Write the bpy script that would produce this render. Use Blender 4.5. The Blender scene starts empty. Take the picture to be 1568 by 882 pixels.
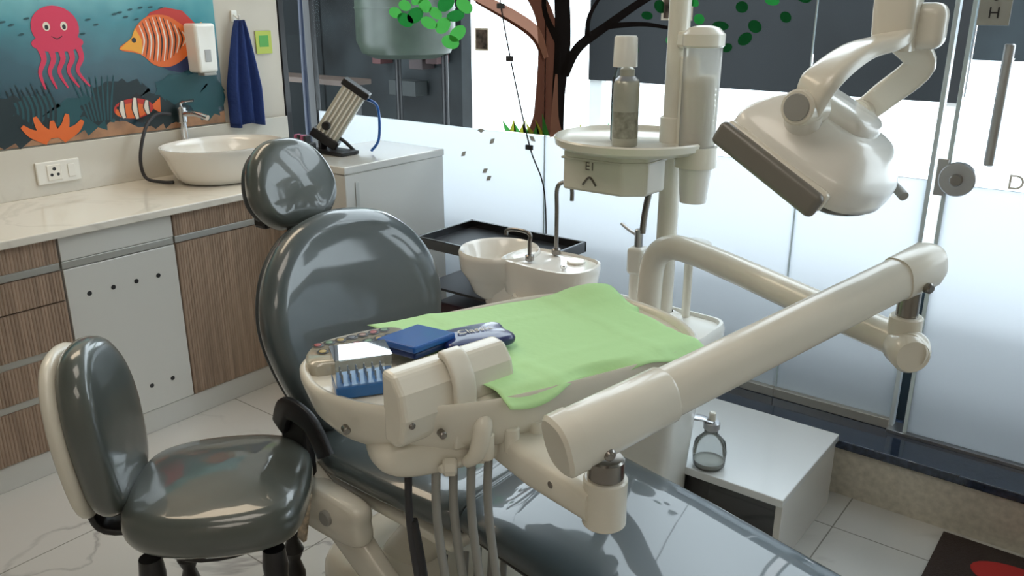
import bpy, bmesh, math, random
from mathutils import Vector, Matrix
random.seed(4)
scene = bpy.context.scene
COL = scene.collection
scene.view_settings.view_transform='Standard'

# ---------------------------------------------------------------- materials
def pset(b, k, v):
    if k in b.inputs: b.inputs[k].default_value = v
def mat(name, col, rough=.5, metal=0, coat=0, bump=0, bscale=20, trans=0, emit=0, spec=.5, var=0, vscale=6, alpha=1, stretch=None, crough=.05):
    m = bpy.data.materials.new(name); m.use_nodes = True
    nt = m.node_tree; b = nt.nodes['Principled BSDF']
    pset(b,'Base Color',(*col,1)); pset(b,'Roughness',rough); pset(b,'Metallic',metal)
    pset(b,'Coat Weight',coat); pset(b,'Coat Roughness',crough)
    pset(b,'Transmission Weight',trans); pset(b,'Specular IOR Level',spec); pset(b,'Alpha',alpha)
    tc = nt.nodes.new('ShaderNodeTexCoord'); vec=tc.outputs['Object']
    if stretch:
        mp=nt.nodes.new('ShaderNodeMapping'); mp.inputs['Scale'].default_value=stretch; nt.links.new(vec,mp.inputs[0]); vec=mp.outputs[0]
    if var:
        n = nt.nodes.new('ShaderNodeTexNoise'); nt.links.new(vec, n.inputs['Vector'])
        n.inputs['Scale'].default_value = vscale; n.inputs['Detail'].default_value=3
        r = nt.nodes.new('ShaderNodeValToRGB')
        r.color_ramp.elements[0].position=.3; r.color_ramp.elements[1].position=.7
        r.color_ramp.elements[0].color=(*[c*(1-var) for c in col],1)
        r.color_ramp.elements[1].color=(*[min(1,c*(1+var)) for c in col],1)
        nt.links.new(n.outputs['Fac'], r.inputs['Fac']); nt.links.new(r.outputs['Color'], b.inputs['Base Color'])
    if bump:
        n2 = nt.nodes.new('ShaderNodeTexNoise'); nt.links.new(tc.outputs['Object'], n2.inputs['Vector'])
        n2.inputs['Scale'].default_value=bscale; n2.inputs['Detail'].default_value=1.5
        bp = nt.nodes.new('ShaderNodeBump'); bp.inputs['Strength'].default_value=bump; bp.inputs['Distance'].default_value=.02
        nt.links.new(n2.outputs['Fac'], bp.inputs['Height']); nt.links.new(bp.outputs['Normal'], b.inputs['Normal'])
        if coat and 'Coat Normal' in b.inputs: nt.links.new(bp.outputs['Normal'], b.inputs['Coat Normal'])
    return m

def glass_mat(name, tint=(.93,.96,.97), refl=.10, rough=.0, milk=0, milkcol=(.8,.8,.78)):
    m = bpy.data.materials.new(name); m.use_nodes=True; nt=m.node_tree; nt.nodes.clear()
    o=nt.nodes.new('ShaderNodeOutputMaterial'); mx=nt.nodes.new('ShaderNodeMixShader')
    t=nt.nodes.new('ShaderNodeBsdfTransparent'); t.inputs['Color'].default_value=(*tint,1)
    g=nt.nodes.new('ShaderNodeBsdfGlossy'); g.inputs['Roughness'].default_value=rough
    lw=nt.nodes.new('ShaderNodeLayerWeight'); lw.inputs['Blend'].default_value=refl
    src=t.outputs[0]
    if milk:
        d1=nt.nodes.new('ShaderNodeBsdfDiffuse'); d1.inputs[0].default_value=(*milkcol,1)
        d2=nt.nodes.new('ShaderNodeBsdfTranslucent'); d2.inputs[0].default_value=(*milkcol,1)
        ma=nt.nodes.new('ShaderNodeMixShader'); nt.links.new(d1.outputs[0],ma.inputs[1]); nt.links.new(d2.outputs[0],ma.inputs[2])
        mb=nt.nodes.new('ShaderNodeMixShader'); mb.inputs[0].default_value=milk
        nt.links.new(t.outputs[0],mb.inputs[1]); nt.links.new(ma.outputs[0],mb.inputs[2]); src=mb.outputs[0]
    nt.links.new(lw.outputs['Fresnel'],mx.inputs[0]); nt.links.new(src,mx.inputs[1]); nt.links.new(g.outputs[0],mx.inputs[2])
    nt.links.new(mx.outputs[0],o.inputs[0]); return m

def frost_mat():
    m = bpy.data.materials.new('frosted_film'); m.use_nodes=True; nt=m.node_tree; nt.nodes.clear()
    o=nt.nodes.new('ShaderNodeOutputMaterial')
    tr=nt.nodes.new('ShaderNodeBsdfTranslucent'); tr.inputs['Color'].default_value=(.88,.92,.95,1)
    df=nt.nodes.new('ShaderNodeBsdfDiffuse'); df.inputs['Color'].default_value=(.40,.48,.52,1)
    gl=nt.nodes.new('ShaderNodeBsdfGlossy'); gl.inputs['Roughness'].default_value=.10
    m1=nt.nodes.new('ShaderNodeMixShader'); m1.inputs[0].default_value=.15
    m2=nt.nodes.new('ShaderNodeMixShader')
    lw=nt.nodes.new('ShaderNodeLayerWeight'); lw.inputs['Blend'].default_value=.10
    nt.links.new(tr.outputs[0],m1.inputs[1]); nt.links.new(df.outputs[0],m1.inputs[2])
    nt.links.new(lw.outputs['Fresnel'],m2.inputs[0]); nt.links.new(m1.outputs[0],m2.inputs[1]); nt.links.new(gl.outputs[0],m2.inputs[2])
    nt.links.new(m2.outputs[0],o.inputs[0]); return m

def marble_mat(name, base, vein, tile=None, rough=.12, scale=1.6, mortar=(.45,.44,.42)):
    m = bpy.data.materials.new(name); m.use_nodes=True; nt=m.node_tree; b=nt.nodes['Principled BSDF']
    tc=nt.nodes.new('ShaderNodeTexCoord')
    n=nt.nodes.new('ShaderNodeTexNoise'); n.inputs['Scale'].default_value=scale; n.inputs['Detail'].default_value=6; n.inputs['Distortion'].default_value=1.6
    nt.links.new(tc.outputs['Object'],n.inputs['Vector'])
    r=nt.nodes.new('ShaderNodeValToRGB'); e=r.color_ramp.elements
    e[0].position=.478; e[0].color=(*base,1); e[1].position=.522; e[1].color=(*base,1)
    k=e.new(.50); k.color=(*vein,1)
    nt.links.new(n.outputs['Fac'],r.inputs['Fac']); out=r.outputs['Color']
    n3=nt.nodes.new('ShaderNodeTexNoise'); n3.inputs['Scale'].default_value=scale*.9; nt.links.new(tc.outputs['Object'],n3.inputs['Vector'])
    rr=nt.nodes.new('ShaderNodeValToRGB'); rr.color_ramp.elements[0].position=.42; rr.color_ramp.elements[1].position=.68
    mx0=nt.nodes.new('ShaderNodeMixRGB'); mx0.inputs[1].default_value=(*base,1)
    nt.links.new(n3.outputs['Fac'],rr.inputs['Fac']); nt.links.new(rr.outputs['Color'],mx0.inputs[0]); nt.links.new(out,mx0.inputs[2]); out=mx0.outputs[0]
    if tile:
        br=nt.nodes.new('ShaderNodeTexBrick'); br.offset=0
        br.inputs['Scale'].default_value=1; br.inputs['Brick Width'].default_value=tile; br.inputs['Row Height'].default_value=tile
        br.inputs['Mortar Size'].default_value=.0022; br.inputs['Color1'].default_value=(1,1,1,1); br.inputs['Color2'].default_value=(1,1,1,1)
        br.inputs['Mortar'].default_value=(*mortar,1)
        nt.links.new(tc.outputs['Object'],br.inputs['Vector'])
        mx=nt.nodes.new('ShaderNodeMixRGB'); mx.blend_type='MULTIPLY'; mx.inputs[0].default_value=1
        nt.links.new(out,mx.inputs[1]); nt.links.new(br.outputs['Color'],mx.inputs[2]); out=mx.outputs[0]
    nt.links.new(out,b.inputs['Base Color']); b.inputs['Roughness'].default_value=rough
    return m

def poster_mat():
    m=bpy.data.materials.new('sea_print'); m.use_nodes=True; nt=m.node_tree; b=nt.nodes['Principled BSDF']
    tc=nt.nodes.new('ShaderNodeTexCoord'); sp=nt.nodes.new('ShaderNodeSeparateXYZ'); nt.links.new(tc.outputs['Object'],sp.inputs[0])
    n=nt.nodes.new('ShaderNodeTexNoise'); n.inputs['Scale'].default_value=5; nt.links.new(tc.outputs['Object'],n.inputs['Vector'])
    ad=nt.nodes.new('ShaderNodeMath'); ad.operation='MULTIPLY_ADD'; ad.inputs[1].default_value=.2; nt.links.new(n.outputs['Fac'],ad.inputs[0])
    nt.links.new(sp.outputs['Z'],ad.inputs[2])
    mr=nt.nodes.new('ShaderNodeMapRange'); mr.inputs[1].default_value=-.18; mr.inputs[2].default_value=.38; nt.links.new(ad.outputs[0],mr.inputs[0])
    r=nt.nodes.new('ShaderNodeValToRGB'); e=r.color_ramp.elements
    e[0].position=0; e[0].color=(.006,.03,.045,1); e[1].position=1; e[1].color=(.25,.60,.63,1)
    k=e.new(.38); k.color=(.006,.07,.10,1); k=e.new(.62); k.color=(.02,.20,.25,1)
    nt.links.new(mr.outputs[0],r.inputs[0]); nt.links.new(r.outputs[0],b.inputs['Base Color']); b.inputs['Roughness'].default_value=.25
    return m

white_pl = mat('ivory_plastic',(.73,.70,.61),.26,coat=.3,var=.03)
white_pl2= mat('white_plastic',(.78,.77,.72),.25,coat=.3)
ceram = mat('white_ceramic',(.82,.79,.73),.12,coat=.6)
vinyl = mat('grey_vinyl_wrapped',(.068,.086,.090),.34,coat=1,bump=.045,bscale=5,var=.08,crough=.06)
vinyl2= mat('grey_vinyl_plastic_film',(.072,.084,.077),.30,coat=1,bump=.13,bscale=9,var=.08)
piping= mat('dark_piping',(.035,.042,.045),.4)
black = mat('black_metal',(.012,.012,.014),.35)
blackgl=mat('black_gloss',(.008,.008,.01),.08,coat=1)
rubber= mat('dark_rubber',(.03,.03,.035),.6)
chrome= mat('chrome',(.75,.75,.76),.12,metal=1)
steel = mat('brushed_steel',(.45,.45,.46),.3,metal=1)
darksteel=mat('dark_nickel',(.26,.24,.22),.25,metal=1)
hose_m= mat('grey_hose',(.30,.30,.28),.4)
wallm = mat('painted_wall',(.56,.51,.43),.55,var=.03)
ceilm = mat('ceiling_paint',(.45,.44,.42),.8)
lamin = mat('white_gloss_laminate',(.63,.62,.58),.12,coat=.5)
chan  = mat('aluminium_channel',(.50,.49,.45),.35,metal=.6)
wood  = mat('fluted_wood',(.34,.245,.18),.5,var=.25,vscale=60,stretch=(1,1,.04))
quartz= marble_mat('counter_quartz',(.74,.70,.62),(.60,.56,.49),rough=.1,scale=1.3)
splash= marble_mat('splash_quartz',(.62,.59,.52),(.54,.51,.45),rough=.15,scale=1.3)
tiles = marble_mat('marble_floor_tiles',(.56,.55,.52),(.32,.31,.30),tile=.6,rough=.1,scale=1.5)
granite=mat('blue_black_granite',(.02,.03,.055),.1,coat=.5,var=.5,vscale=60)
riser = mat('terrazzo_riser',(.50,.47,.40),.35,var=.16,vscale=45)
green = mat('green_paper_drape',(.47,.76,.36),.75,bump=.05,bscale=50)
blue  = mat('blue_plastic',(.008,.10,.40),.3,coat=.4)
navy  = mat('navy_cloth',(.008,.03,.15),.8,bump=.2,bscale=80)
clear = glass_mat('clear_plastic',(.92,.94,.94),.2,.02,milk=.06)
milky = glass_mat('milky_plastic',(.9,.9,.88),.15,.05,milk=.42,milkcol=(.85,.84,.8))
glassm= glass_mat('clear_glass',(.92,.95,.96),.06)
frost = frost_mat()
paper = mat('paper_white',(.8,.78,.72),.7)
def flat(name,c,r=.5): return mat(name,c,r)

# ---------------------------------------------------------------- mesh tools
def root(name):
    e=bpy.data.objects.new(name,None); e.empty_display_size=.05; COL.objects.link(e); return e
def add(name,vs,fs,m,parent=None,smooth=False):
    me=bpy.data.meshes.new(name); me.from_pydata([tuple(v) for v in vs],[],fs); me.validate(); me.update()
    bm=bmesh.new(); bm.from_mesh(me); bmesh.ops.recalc_face_normals(bm,faces=bm.faces); bm.to_mesh(me); bm.free()
    if smooth:
        for p in me.polygons: p.use_smooth=True
    o=bpy.data.objects.new(name,me); COL.objects.link(o)
    if m: me.materials.append(m)
    if parent: o.parent=parent
    return o
def box(name,c,s,m,parent=None,bev=.004,rot=None,seg=2):
    bm=bmesh.new(); bmesh.ops.create_cube(bm,size=1)
    for v in bm.verts: v.co=Vector((v.co.x*s[0],v.co.y*s[1],v.co.z*s[2]))
    if bev: bmesh.ops.bevel(bm,geom=bm.edges[:],offset=min(bev,min(s)*.49),segments=seg,affect='EDGES',profile=.5)
    R=rot if rot else Matrix.Identity(3)
    for v in bm.verts: v.co=R@v.co+Vector(c)
    me=bpy.data.meshes.new(name); bm.to_mesh(me); bm.free()
    o=bpy.data.objects.new(name,me); COL.objects.link(o); me.materials.append(m)
    if bev and seg>2:
        for p in me.polygons: p.use_smooth=True
        md=o.modifiers.new('w','WEIGHTED_NORMAL')
    if parent: o.parent=parent
    return o
def box2(name,x,y,z,m,parent=None,bev=.003):
    return box(name,((x[0]+x[1])/2,(y[0]+y[1])/2,(z[0]+z[1])/2),(abs(x[1]-x[0]),abs(y[1]-y[0]),abs(z[1]-z[0])),m,parent,bev)
def frame_from(d):
    d=Vector(d).normalized(); up=Vector((0,0,1)) if abs(d.z)<.95 else Vector((0,1,0))
    a=d.cross(up).normalized(); b=a.cross(d).normalized(); return a,b
def crom(pts,n=6,closed=False):
    P=[Vector(p) for p in pts]; out=[]; N=len(P)
    rng=range(N) if closed else range(N-1)
    for i in rng:
        if closed: p0,p1,p2,p3=P[(i-1)%N],P[i],P[(i+1)%N],P[(i+2)%N]
        else: p0,p1,p2,p3=P[max(i-1,0)],P[i],P[i+1],P[min(i+2,N-1)]
        for k in range(n):
            t=k/n
            out.append(.5*((2*p1)+(-p0+p2)*t+(2*p0-5*p1+4*p2-p3)*t*t+(-p0+3*p1-3*p2+p3)*t**3))
    if not closed: out.append(P[-1])
    return out
def sweep(name,pts,r,m,parent=None,n=14,smooth=True,sc=(1,1),k=6,sq=2.0,cap=True,split=50):
    P=crom(pts,k) if (smooth and len(pts)>2) else [Vector(p) for p in pts]
    N=len(P)
    if isinstance(r,(int,float)): R=[r]*N
    else:
        R=[]; 
        for i in range(N):
            f=i/(N-1)*(len(r)-1); a=int(min(f,len(r)-2)); R.append(r[a]+(r[a+1]-r[a])*(f-a))
    d=(P[1]-P[0]).normalized(); a,b=frame_from(d); vs=[];fs=[]
    for i in range(N):
        if i==0: t=P[1]-P[0]
        elif i==N-1: t=P[-1]-P[-2]
        else: t=P[i+1]-P[i-1]
        t.normalize(); a=(a-t*a.dot(t)).normalized(); b=t.cross(a)
        for j in range(n):
            th=2*math.pi*(j+.5)/n; c,s_=math.cos(th),math.sin(th)
            c=math.copysign(abs(c)**(2/sq),c); s_=math.copysign(abs(s_)**(2/sq),s_)
            vs.append(P[i]+a*(R[i]*sc[0]*c)+b*(R[i]*sc[1]*s_))
    for i in range(N-1):
        for j in range(n): fs.append((i*n+j,i*n+(j+1)%n,(i+1)*n+(j+1)%n,(i+1)*n+j))
    if cap: fs.append(tuple(range(n))); fs.append(tuple(range((N-1)*n,N*n)))
    o=add(name,vs,fs,m,parent,True)
    mod=o.modifiers.new('e','EDGE_SPLIT'); mod.split_angle=math.radians(split)
    return o
def cyl(name,p0,p1,r,m,parent=None,n=28,bev=.003):
    p0=Vector(p0);p1=Vector(p1);L=(p1-p0).length; b=min(bev,L*.3,r*.3)
    return lathe(name,[(0,0),(r-b,0),(r,b),(r,L-b),(r-b,L),(0,L)],p0,m,parent,n,axis=(p1-p0))
def lathe(name,prof,c,m,parent=None,n=32,axis=(0,0,1),sx=1,sy=1,split=40):
    ax=Vector(axis).normalized()
    if abs(ax.z)>.999: a,b=Vector((1,0,0)),Vector((0,1,0))
    else: a,b=frame_from(ax)
    c=Vector(c); vs=[];fs=[]
    for (r,h) in prof:
        for j in range(n):
            th=2*math.pi*j/n; vs.append(c+ax*h+a*(max(r,1e-5)*sx*math.cos(th))+b*(max(r,1e-5)*sy*math.sin(th)))
    for i in range(len(prof)-1):
        for j in range(n): fs.append((i*n+j,i*n+(j+1)%n,(i+1)*n+(j+1)%n,(i+1)*n+j))
    o=add(name,vs,fs,m,parent,True); mod=o.modifiers.new('e','EDGE_SPLIT'); mod.split_angle=math.radians(split); return o
def loft(name,outline,rings,fr,m,parent=None,split=45,bend=None,capb=True,capt=True):
    O,A,B,C=[Vector(v) for v in fr]; n=len(outline); vs=[];fs=[]
    ca=sum(p[0] for p in outline)/n; cb=sum(p[1] for p in outline)/n
    for rg in rings:
        s1,s2,c=rg[:3]; da,db=rg[3] if len(rg)>3 else (0,0)
        for p in outline:
            a=ca+(p[0]-ca)*s1+da; b=cb+(p[1]-cb)*s2+db; cc=c+(bend(a,b) if bend else 0)
            vs.append(O+A*a+B*b+C*cc)
    for i in range(len(rings)-1):
        for j in range(n): fs.append((i*n+j,i*n+(j+1)%n,(i+1)*n+(j+1)%n,(i+1)*n+j))
    if capb: fs.append(tuple(range(n)))
    if capt: fs.append(tuple(range((len(rings)-1)*n,len(rings)*n)))
    o=add(name,vs,fs,m,parent,True)
    if split: mod=o.modifiers.new('e','EDGE_SPLIT'); mod.split_angle=math.radians(split)
    return o
def cushion(name,ctrl,th,puff,fr,m,parent=None,edge=.12,bend=None,k=7):
    ol=[(p.x,p.y) for p in crom([(a,b,0) for a,b in ctrl],k,True)]
    rings=[(.02,.02,-th/2),(1-edge-.1,1-edge-.1,-th/2)]
    for i in range(9):
        ph=math.radians(-90+180*i/8); s=1-edge*(1-math.cos(ph)); rings.append((s,s,th/2*math.sin(ph)))
    s0=1-edge
    for s in (.86,.7,.5,.3,.1,.01):
        if s<s0: rings.append((s,s,th/2+puff*(1-(s/s0)**2)))
    return loft(name,ol,rings,fr,m,parent,0,bend)
def prism(name,pts2,fr,h,m,parent=None,bev=.004):
    O,A,B,C=[Vector(v) for v in fr]; n=len(pts2)
    vs=[O+A*a+B*b for a,b in pts2]+[O+A*a+B*b+C*h for a,b in pts2]
    fs=[tuple(range(n)),tuple(range(n,2*n))]+[(i,(i+1)%n,n+(i+1)%n,n+i) for i in range(n)]
    o=add(name,vs,fs,m,parent)
    if bev:
        md=o.modifiers.new('b','BEVEL'); md.width=bev; md.segments=3; md.limit_method='ANGLE'; md.angle_limit=math.radians(35)
    return o
def text(name,s,loc,rot,size,m,parent):
    cu=bpy.data.curves.new(name,'FONT'); cu.body=s; cu.size=size; cu.extrude=.0003; cu.align_x='CENTER'; cu.align_y='CENTER'
    o=bpy.data.objects.new(name,cu); COL.objects.link(o); o.location=loc; o.rotation_euler=rot; cu.materials.append(m); o.parent=parent; return o
def ell(cx,cy,rx,ry,n=24,rot=0):
    return [(cx+rx*math.cos(2*math.pi*i/n)*math.cos(rot)-ry*math.sin(2*math.pi*i/n)*math.sin(rot),
             cy+rx*math.cos(2*math.pi*i/n)*math.sin(rot)+ry*math.sin(2*math.pi*i/n)*math.cos(rot)) for i in range(n)]
X=Vector((1,0,0));Y=Vector((0,1,0));Z=Vector((0,0,1))

# ================================================================ ROOM
box2('floor',(-3.6,2.2),(-2.2,2.95),(-.1,0),tiles,bev=0)
box2('ceiling',(-3.6,2.2),(-2.2,2.95),(2.7,2.8),ceilm,bev=0)
box2('wall_left',(-3.57,-3.37),(-2.2,2.58),(0,2.7),wallm,bev=0)
box2('wall_back',(-3.37,2.0),(-2.2,-2.0),(0,2.7),wallm,bev=0)
box2('wall_right',(2.0,2.2),(-2.2,2.95),(0,2.7),wallm,bev=0)
st=root('entrance_step')
box2('step_top',(-3.36,1.99),(2.585,2.86),(.17,.2),granite,st,.004)
box2('step_riser',(-3.36,1.99),(2.60,2.86),(0.0,.17),riser,st,0)
for x in (-.72,-.1,.55,1.2): box2('riser_joint',(x,x+.003),(2.598,2.602),(0,.17),rubber,st,0)
GY=2.78
def glass_panel(nm,x0,x1,rail=True):
    w=root(nm)
    box2('frosted_pane',(x0+.003,x1-.003),(GY,GY+.008),(.235,1.035),frost,w,0)
    box2('clear_pane',(x0+.003,x1-.003),(GY,GY+.008),(1.035,2.695),glassm,w,0)
    if rail: box2('bottom_rail',(x0,x1),(GY-.02,GY+.03),(.2,.235),chan,w,.003)
    return w
edge_m=mat('glass_edge',(.55,.66,.70),.15,coat=.5)
w=glass_panel('window_1',-3.37,-1.99); box2('edge',(-1.992,-1.988),(GY-.003,GY+.01),(.235,2.695),edge_m,w,0)
w=glass_panel('window_2',-1.99,-.955); box2('edge',(-.957,-.953),(GY-.003,GY+.01),(.235,2.695),edge_m,w,0)
w=glass_panel('window_3',-.955,-.56)
d=root('door_1')
box2('frosted_pane',(-.50,.55),(GY-.03,GY-.02),(.215,1.035),frost,d,0)
box2('clear_pane',(-.50,.55),(GY-.03,GY-.02),(1.035,2.65),glassm,d,0)
box2('door_edge',(-.512,-.50),(GY-.034,GY-.016),(.21,2.66),edge_m,d,.001)
box2('floor_track',(-.56,.6),(GY-.045,GY+.03),(.2,.212),steel,d,.001)
hs=root('door_pull_handle')
cyl('grip',(-.395,GY-.085,1.11),(-.395,GY-.085,1.44),.014,steel,hs)
for z in (1.15,1.40): cyl('standoff',(-.395,GY-.09,z),(-.395,GY-.03,z),.01,darksteel,hs)
lk=root('door_lock'); cyl('rose',(-.475,GY-.055,1.055),(-.475,GY-.03,1.055),.05,steel,lk); cyl('barrel',(-.475,GY-.07,1.055),(-.475,GY-.05,1.055),.018,darksteel,lk)
box2('strike',(-.535,-.505),(GY-.04,GY-.03),(1.0,1.11),steel,lk,.002)
box2('trim_1',(-.562,-.548),(GY-.01,GY+.02),(.2,2.69),mat('aluminium_post',(.6,.68,.72),.3,metal=.3),bev=.002)
w=glass_panel('window_4',.6,1.99)
w=root('window_5'); box2('pane',(-3.40,-3.392),(2.64,2.78),(.2,2.69),glassm,w,0)
box2('post_front',(-3.42,-3.365),(2.585,2.615),(0.2,2.69),black,w,.002); box2('post_corner',(-3.42,-3.37),(2.77,2.80),(.2,2.69),black,w,.002)
sg=root('push_sign'); box2('plate',(-.495,-.415),(GY-.036,GY-.031),(1.485,1.68),mat('sign_grey',(.32,.32,.29),.5),sg,.001)
for k,c_ in enumerate('PUSH'): text('letter_'+c_,c_,(-.455,GY-.038,1.655-.046*k),(math.pi/2,0,0),.042,black,sg)
text('door_lettering','D R',(-.30,GY-.0315,1.06),(math.pi/2,0,0),.06,paper,sg)

# ================================================================ OUTDOORS
outg=mat('outdoor_paving',(.74,.75,.74),.8,var=.05)
box2('outdoor_pavement',(-12,10),(2.96,14),(-.12,-.02),outg,bev=0)
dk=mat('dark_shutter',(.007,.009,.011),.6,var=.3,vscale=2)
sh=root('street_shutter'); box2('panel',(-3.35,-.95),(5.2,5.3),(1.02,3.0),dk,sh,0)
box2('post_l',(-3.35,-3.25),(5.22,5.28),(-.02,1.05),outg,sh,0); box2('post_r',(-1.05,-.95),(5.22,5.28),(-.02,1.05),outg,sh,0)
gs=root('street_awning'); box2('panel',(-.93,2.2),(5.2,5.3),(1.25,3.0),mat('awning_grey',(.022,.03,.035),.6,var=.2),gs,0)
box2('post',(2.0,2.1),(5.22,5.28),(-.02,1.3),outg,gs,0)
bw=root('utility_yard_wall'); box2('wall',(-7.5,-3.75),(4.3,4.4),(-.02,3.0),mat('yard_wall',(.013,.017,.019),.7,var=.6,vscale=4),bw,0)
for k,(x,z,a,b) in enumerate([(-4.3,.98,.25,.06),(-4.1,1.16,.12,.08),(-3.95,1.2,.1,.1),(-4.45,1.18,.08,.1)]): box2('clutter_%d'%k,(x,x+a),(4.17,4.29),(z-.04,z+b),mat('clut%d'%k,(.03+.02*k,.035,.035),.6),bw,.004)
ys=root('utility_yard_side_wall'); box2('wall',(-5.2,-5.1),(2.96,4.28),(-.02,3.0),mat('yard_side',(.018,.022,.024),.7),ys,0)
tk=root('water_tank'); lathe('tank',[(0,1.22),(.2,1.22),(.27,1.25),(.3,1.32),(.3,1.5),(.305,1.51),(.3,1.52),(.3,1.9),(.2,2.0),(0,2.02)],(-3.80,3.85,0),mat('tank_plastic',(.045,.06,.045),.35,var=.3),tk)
for dx in (-.2,.2): cyl('leg',(-3.78+dx,3.95,-.02),(-3.78+dx,3.95,1.24),.02,black,tk)
sf=root('yard_shelf'); box2('board',(-4.6,-3.75),(3.3,3.5),(1.09,1.12),mat('shelf_wood',(.05,.03,.02),.6),sf)
for x in (-4.55,-3.8): box2('leg',(x,x+.03),(3.4,3.43),(-.02,1.09),black,sf,0)
bp=root('blue_pipe'); sweep('pipe',[(-4.0,3.22,-.02),(-4.0,3.22,1.0),(-3.98,3.22,1.7),(-3.98,3.22,2.2)],.018,mat('pipe_blue',(.004,.01,.03),.4),bp)
pr=root('daylight_block_wall'); box2('wall',(-3.3,2.0),(2.97,3.13),(-.018,.63),mat('block_wall_blue_grey',(.03,.055,.075),.7,var=.2),pr,.01)  # unseen low wall, added to cut daylight on the lower frosted glass

# ================================================================ DECALS on glass
def gdecal(nm,pts,m,parent,off=0,y=GY):
    return add(nm,[(a,y-.002-off,b) for a,b in pts],[tuple(range(len(pts)))],m,parent)
def ribbon(nm,pts,ws,m,parent,off=0,plane='Y',c=GY):
    P=crom([(a,b,0) for a,b in pts],6); N=len(P); vs=[];fs=[]
    for i in range(N):
        t=(P[min(i+1,N-1)]-P[max(i-1,0)]).normalized(); nn=Vector((-t.y,t.x,0))
        f=i/(N-1)*(len(ws)-1); a=int(min(f,len(ws)-2)); w_=ws[a]+(ws[a+1]-ws[a])*(f-a)
        for s in (-.5,.5):
            q=P[i]+nn*w_*s
            vs.append((q.x,c-.002-off,q.y) if plane=='Y' else (c+off,q.x,q.y))
    for i in range(N-1): fs.append((2*i,2*i+1,2*i+3,2*i+2))
    return add(nm,vs,fs,m,parent)
def sticker(nm,c,tl=.5):
    m=bpy.data.materials.new(nm); m.use_nodes=True; nt=m.node_tree; nt.nodes.clear(); o=nt.nodes.new('ShaderNodeOutputMaterial')
    a=nt.nodes.new('ShaderNodeBsdfDiffuse'); a.inputs[0].default_value=(*c,1); b=nt.nodes.new('ShaderNodeBsdfTranslucent'); b.inputs[0].default_value=(*c,1)
    x=nt.nodes.new('ShaderNodeMixShader'); x.inputs[0].default_value=tl; nt.links.new(a.outputs[0],x.inputs[1]); nt.links.new(b.outputs[0],x.inputs[2]); nt.links.new(x.outputs[0],o.inputs[0]); return m
tr=root('tree_wall_sticker')
brown=sticker('sticker_brown',(.11,.045,.03),.25); dbr=sticker('sticker_dark_bark',(.012,.010,.010),.1); orb=sticker('sticker_orange_bark',(.42,.22,.16),.4)
lg=sticker('leaf_green',(.02,.20,.04),.4); lg2=sticker('leaf_light_green',(.07,.36,.07),.5); gy=sticker('grass_yellow',(.42,.46,.05),.45); lgd=sticker('leaf_dark',(.008,.07,.02),.15)
ribbon('trunk',[(-1.985,1.04),(-1.985,1.12),(-1.975,1.35),(-2.0,1.5),(-2.1,1.63),(-2.25,1.8)],[.20,.115,.10,.085,.06,.05],brown,tr,.001)
ribbon('trunk_orange_base',[(-1.93,1.04),(-1.94,1.12),(-1.935,1.28)],[.07,.035,.010],orb,tr,.002)  # orange strip printed at the foot of the sticker trunk
ribbon('branch_orange',[(-1.985,1.34),(-2.04,1.43),(-2.15,1.49),(-2.34,1.57),(-2.45,1.66)],[.02,.055,.055,.045,.03],orb,tr,.0015)
ribbon('branch_brown_edge',[(-2.0,1.33),(-2.05,1.41),(-2.16,1.47),(-2.34,1.545)],[.01,.015,.012,.008],brown,tr,.0018)  # thin brown line along the lower edge of the orange branch
ribbon('trunk_dark',[(-1.925,1.04),(-1.925,1.2),(-1.91,1.4),(-1.92,1.6),(-1.95,1.9)],[.055,.06,.075,.07,.04],dbr,tr,.0014)
ribbon('branch_1',[(-1.90,1.28),(-1.84,1.38),(-1.72,1.46),(-1.55,1.56),(-1.4,1.62)],[.045,.04,.032,.026,.016],dbr,tr,.0012)
ribbon('branch_2',[(-1.72,1.46),(-1.55,1.47),(-1.35,1.44)],[.022,.015,.006],dbr,tr,.0013)
ribbon('branch_3',[(-1.93,1.55),(-2.02,1.66),(-2.15,1.75)],[.03,.02,.01],dbr,tr,.0013)
ribbon('branch_4',[(-1.93,1.40),(-2.0,1.53),(-1.97,1.7)],[.035,.022,.015],dbr,tr,.0013)
ribbon('branch_5',[(-1.80,1.42),(-1.79,1.50),(-1.72,1.60)],[.025,.018,.01],dbr,tr,.0013)
i=0
for (cx,cz) in [(-2.80,1.50),(-2.74,1.53),(-2.68,1.49),(-2.62,1.53),(-2.56,1.50),(-2.50,1.54),(-2.60,1.46),(-2.52,1.45),(-2.45,1.49),(-2.40,1.53),(-2.66,1.56),(-2.74,1.47),(-2.44,1.42),(-2.48,1.385),(-2.3,1.6),(-2.2,1.6),(-2.1,1.62)]:
    i+=1; gdecal('leaf_%d'%i,ell(cx,cz,random.uniform(.036,.052),random.uniform(.022,.034),16,random.uniform(-.6,.6)),lg2 if i%3 else lg,tr,.0002*(i%9)+.0022)
for (cx,cz) in [(-1.32,1.43),(-1.27,1.47),(-1.35,1.49),(-1.2,1.53),(-1.15,1.47),(-1.24,1.40),(-1.1,1.55),(-1.05,1.50),(-1.18,1.43),(-1.5,1.53),(-1.45,1.42),(-1.6,1.38),(-1.0,1.56),(-1.55,1.50),(-1.38,1.55)]:
    i+=1; gdecal('leaf_%d'%i,ell(cx,cz,random.uniform(.018,.030),random.uniform(.013,.02),14,random.uniform(-.6,.6)),lgd if i%4 else lg,tr,.0002*(i%9)+.0022)
for j in range(16):
    gx=-2.19+.024*j+ (0.16 if j>8 else 0); gdecal('grass_%d'%j,[(gx,1.04),(gx+.035,1.04),(gx+.015+random.uniform(-.03,.02),1.04+random.uniform(.035,.085))],gy if j%2 else lg2,tr,.003)
bp2=root('taped_photographs')
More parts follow.
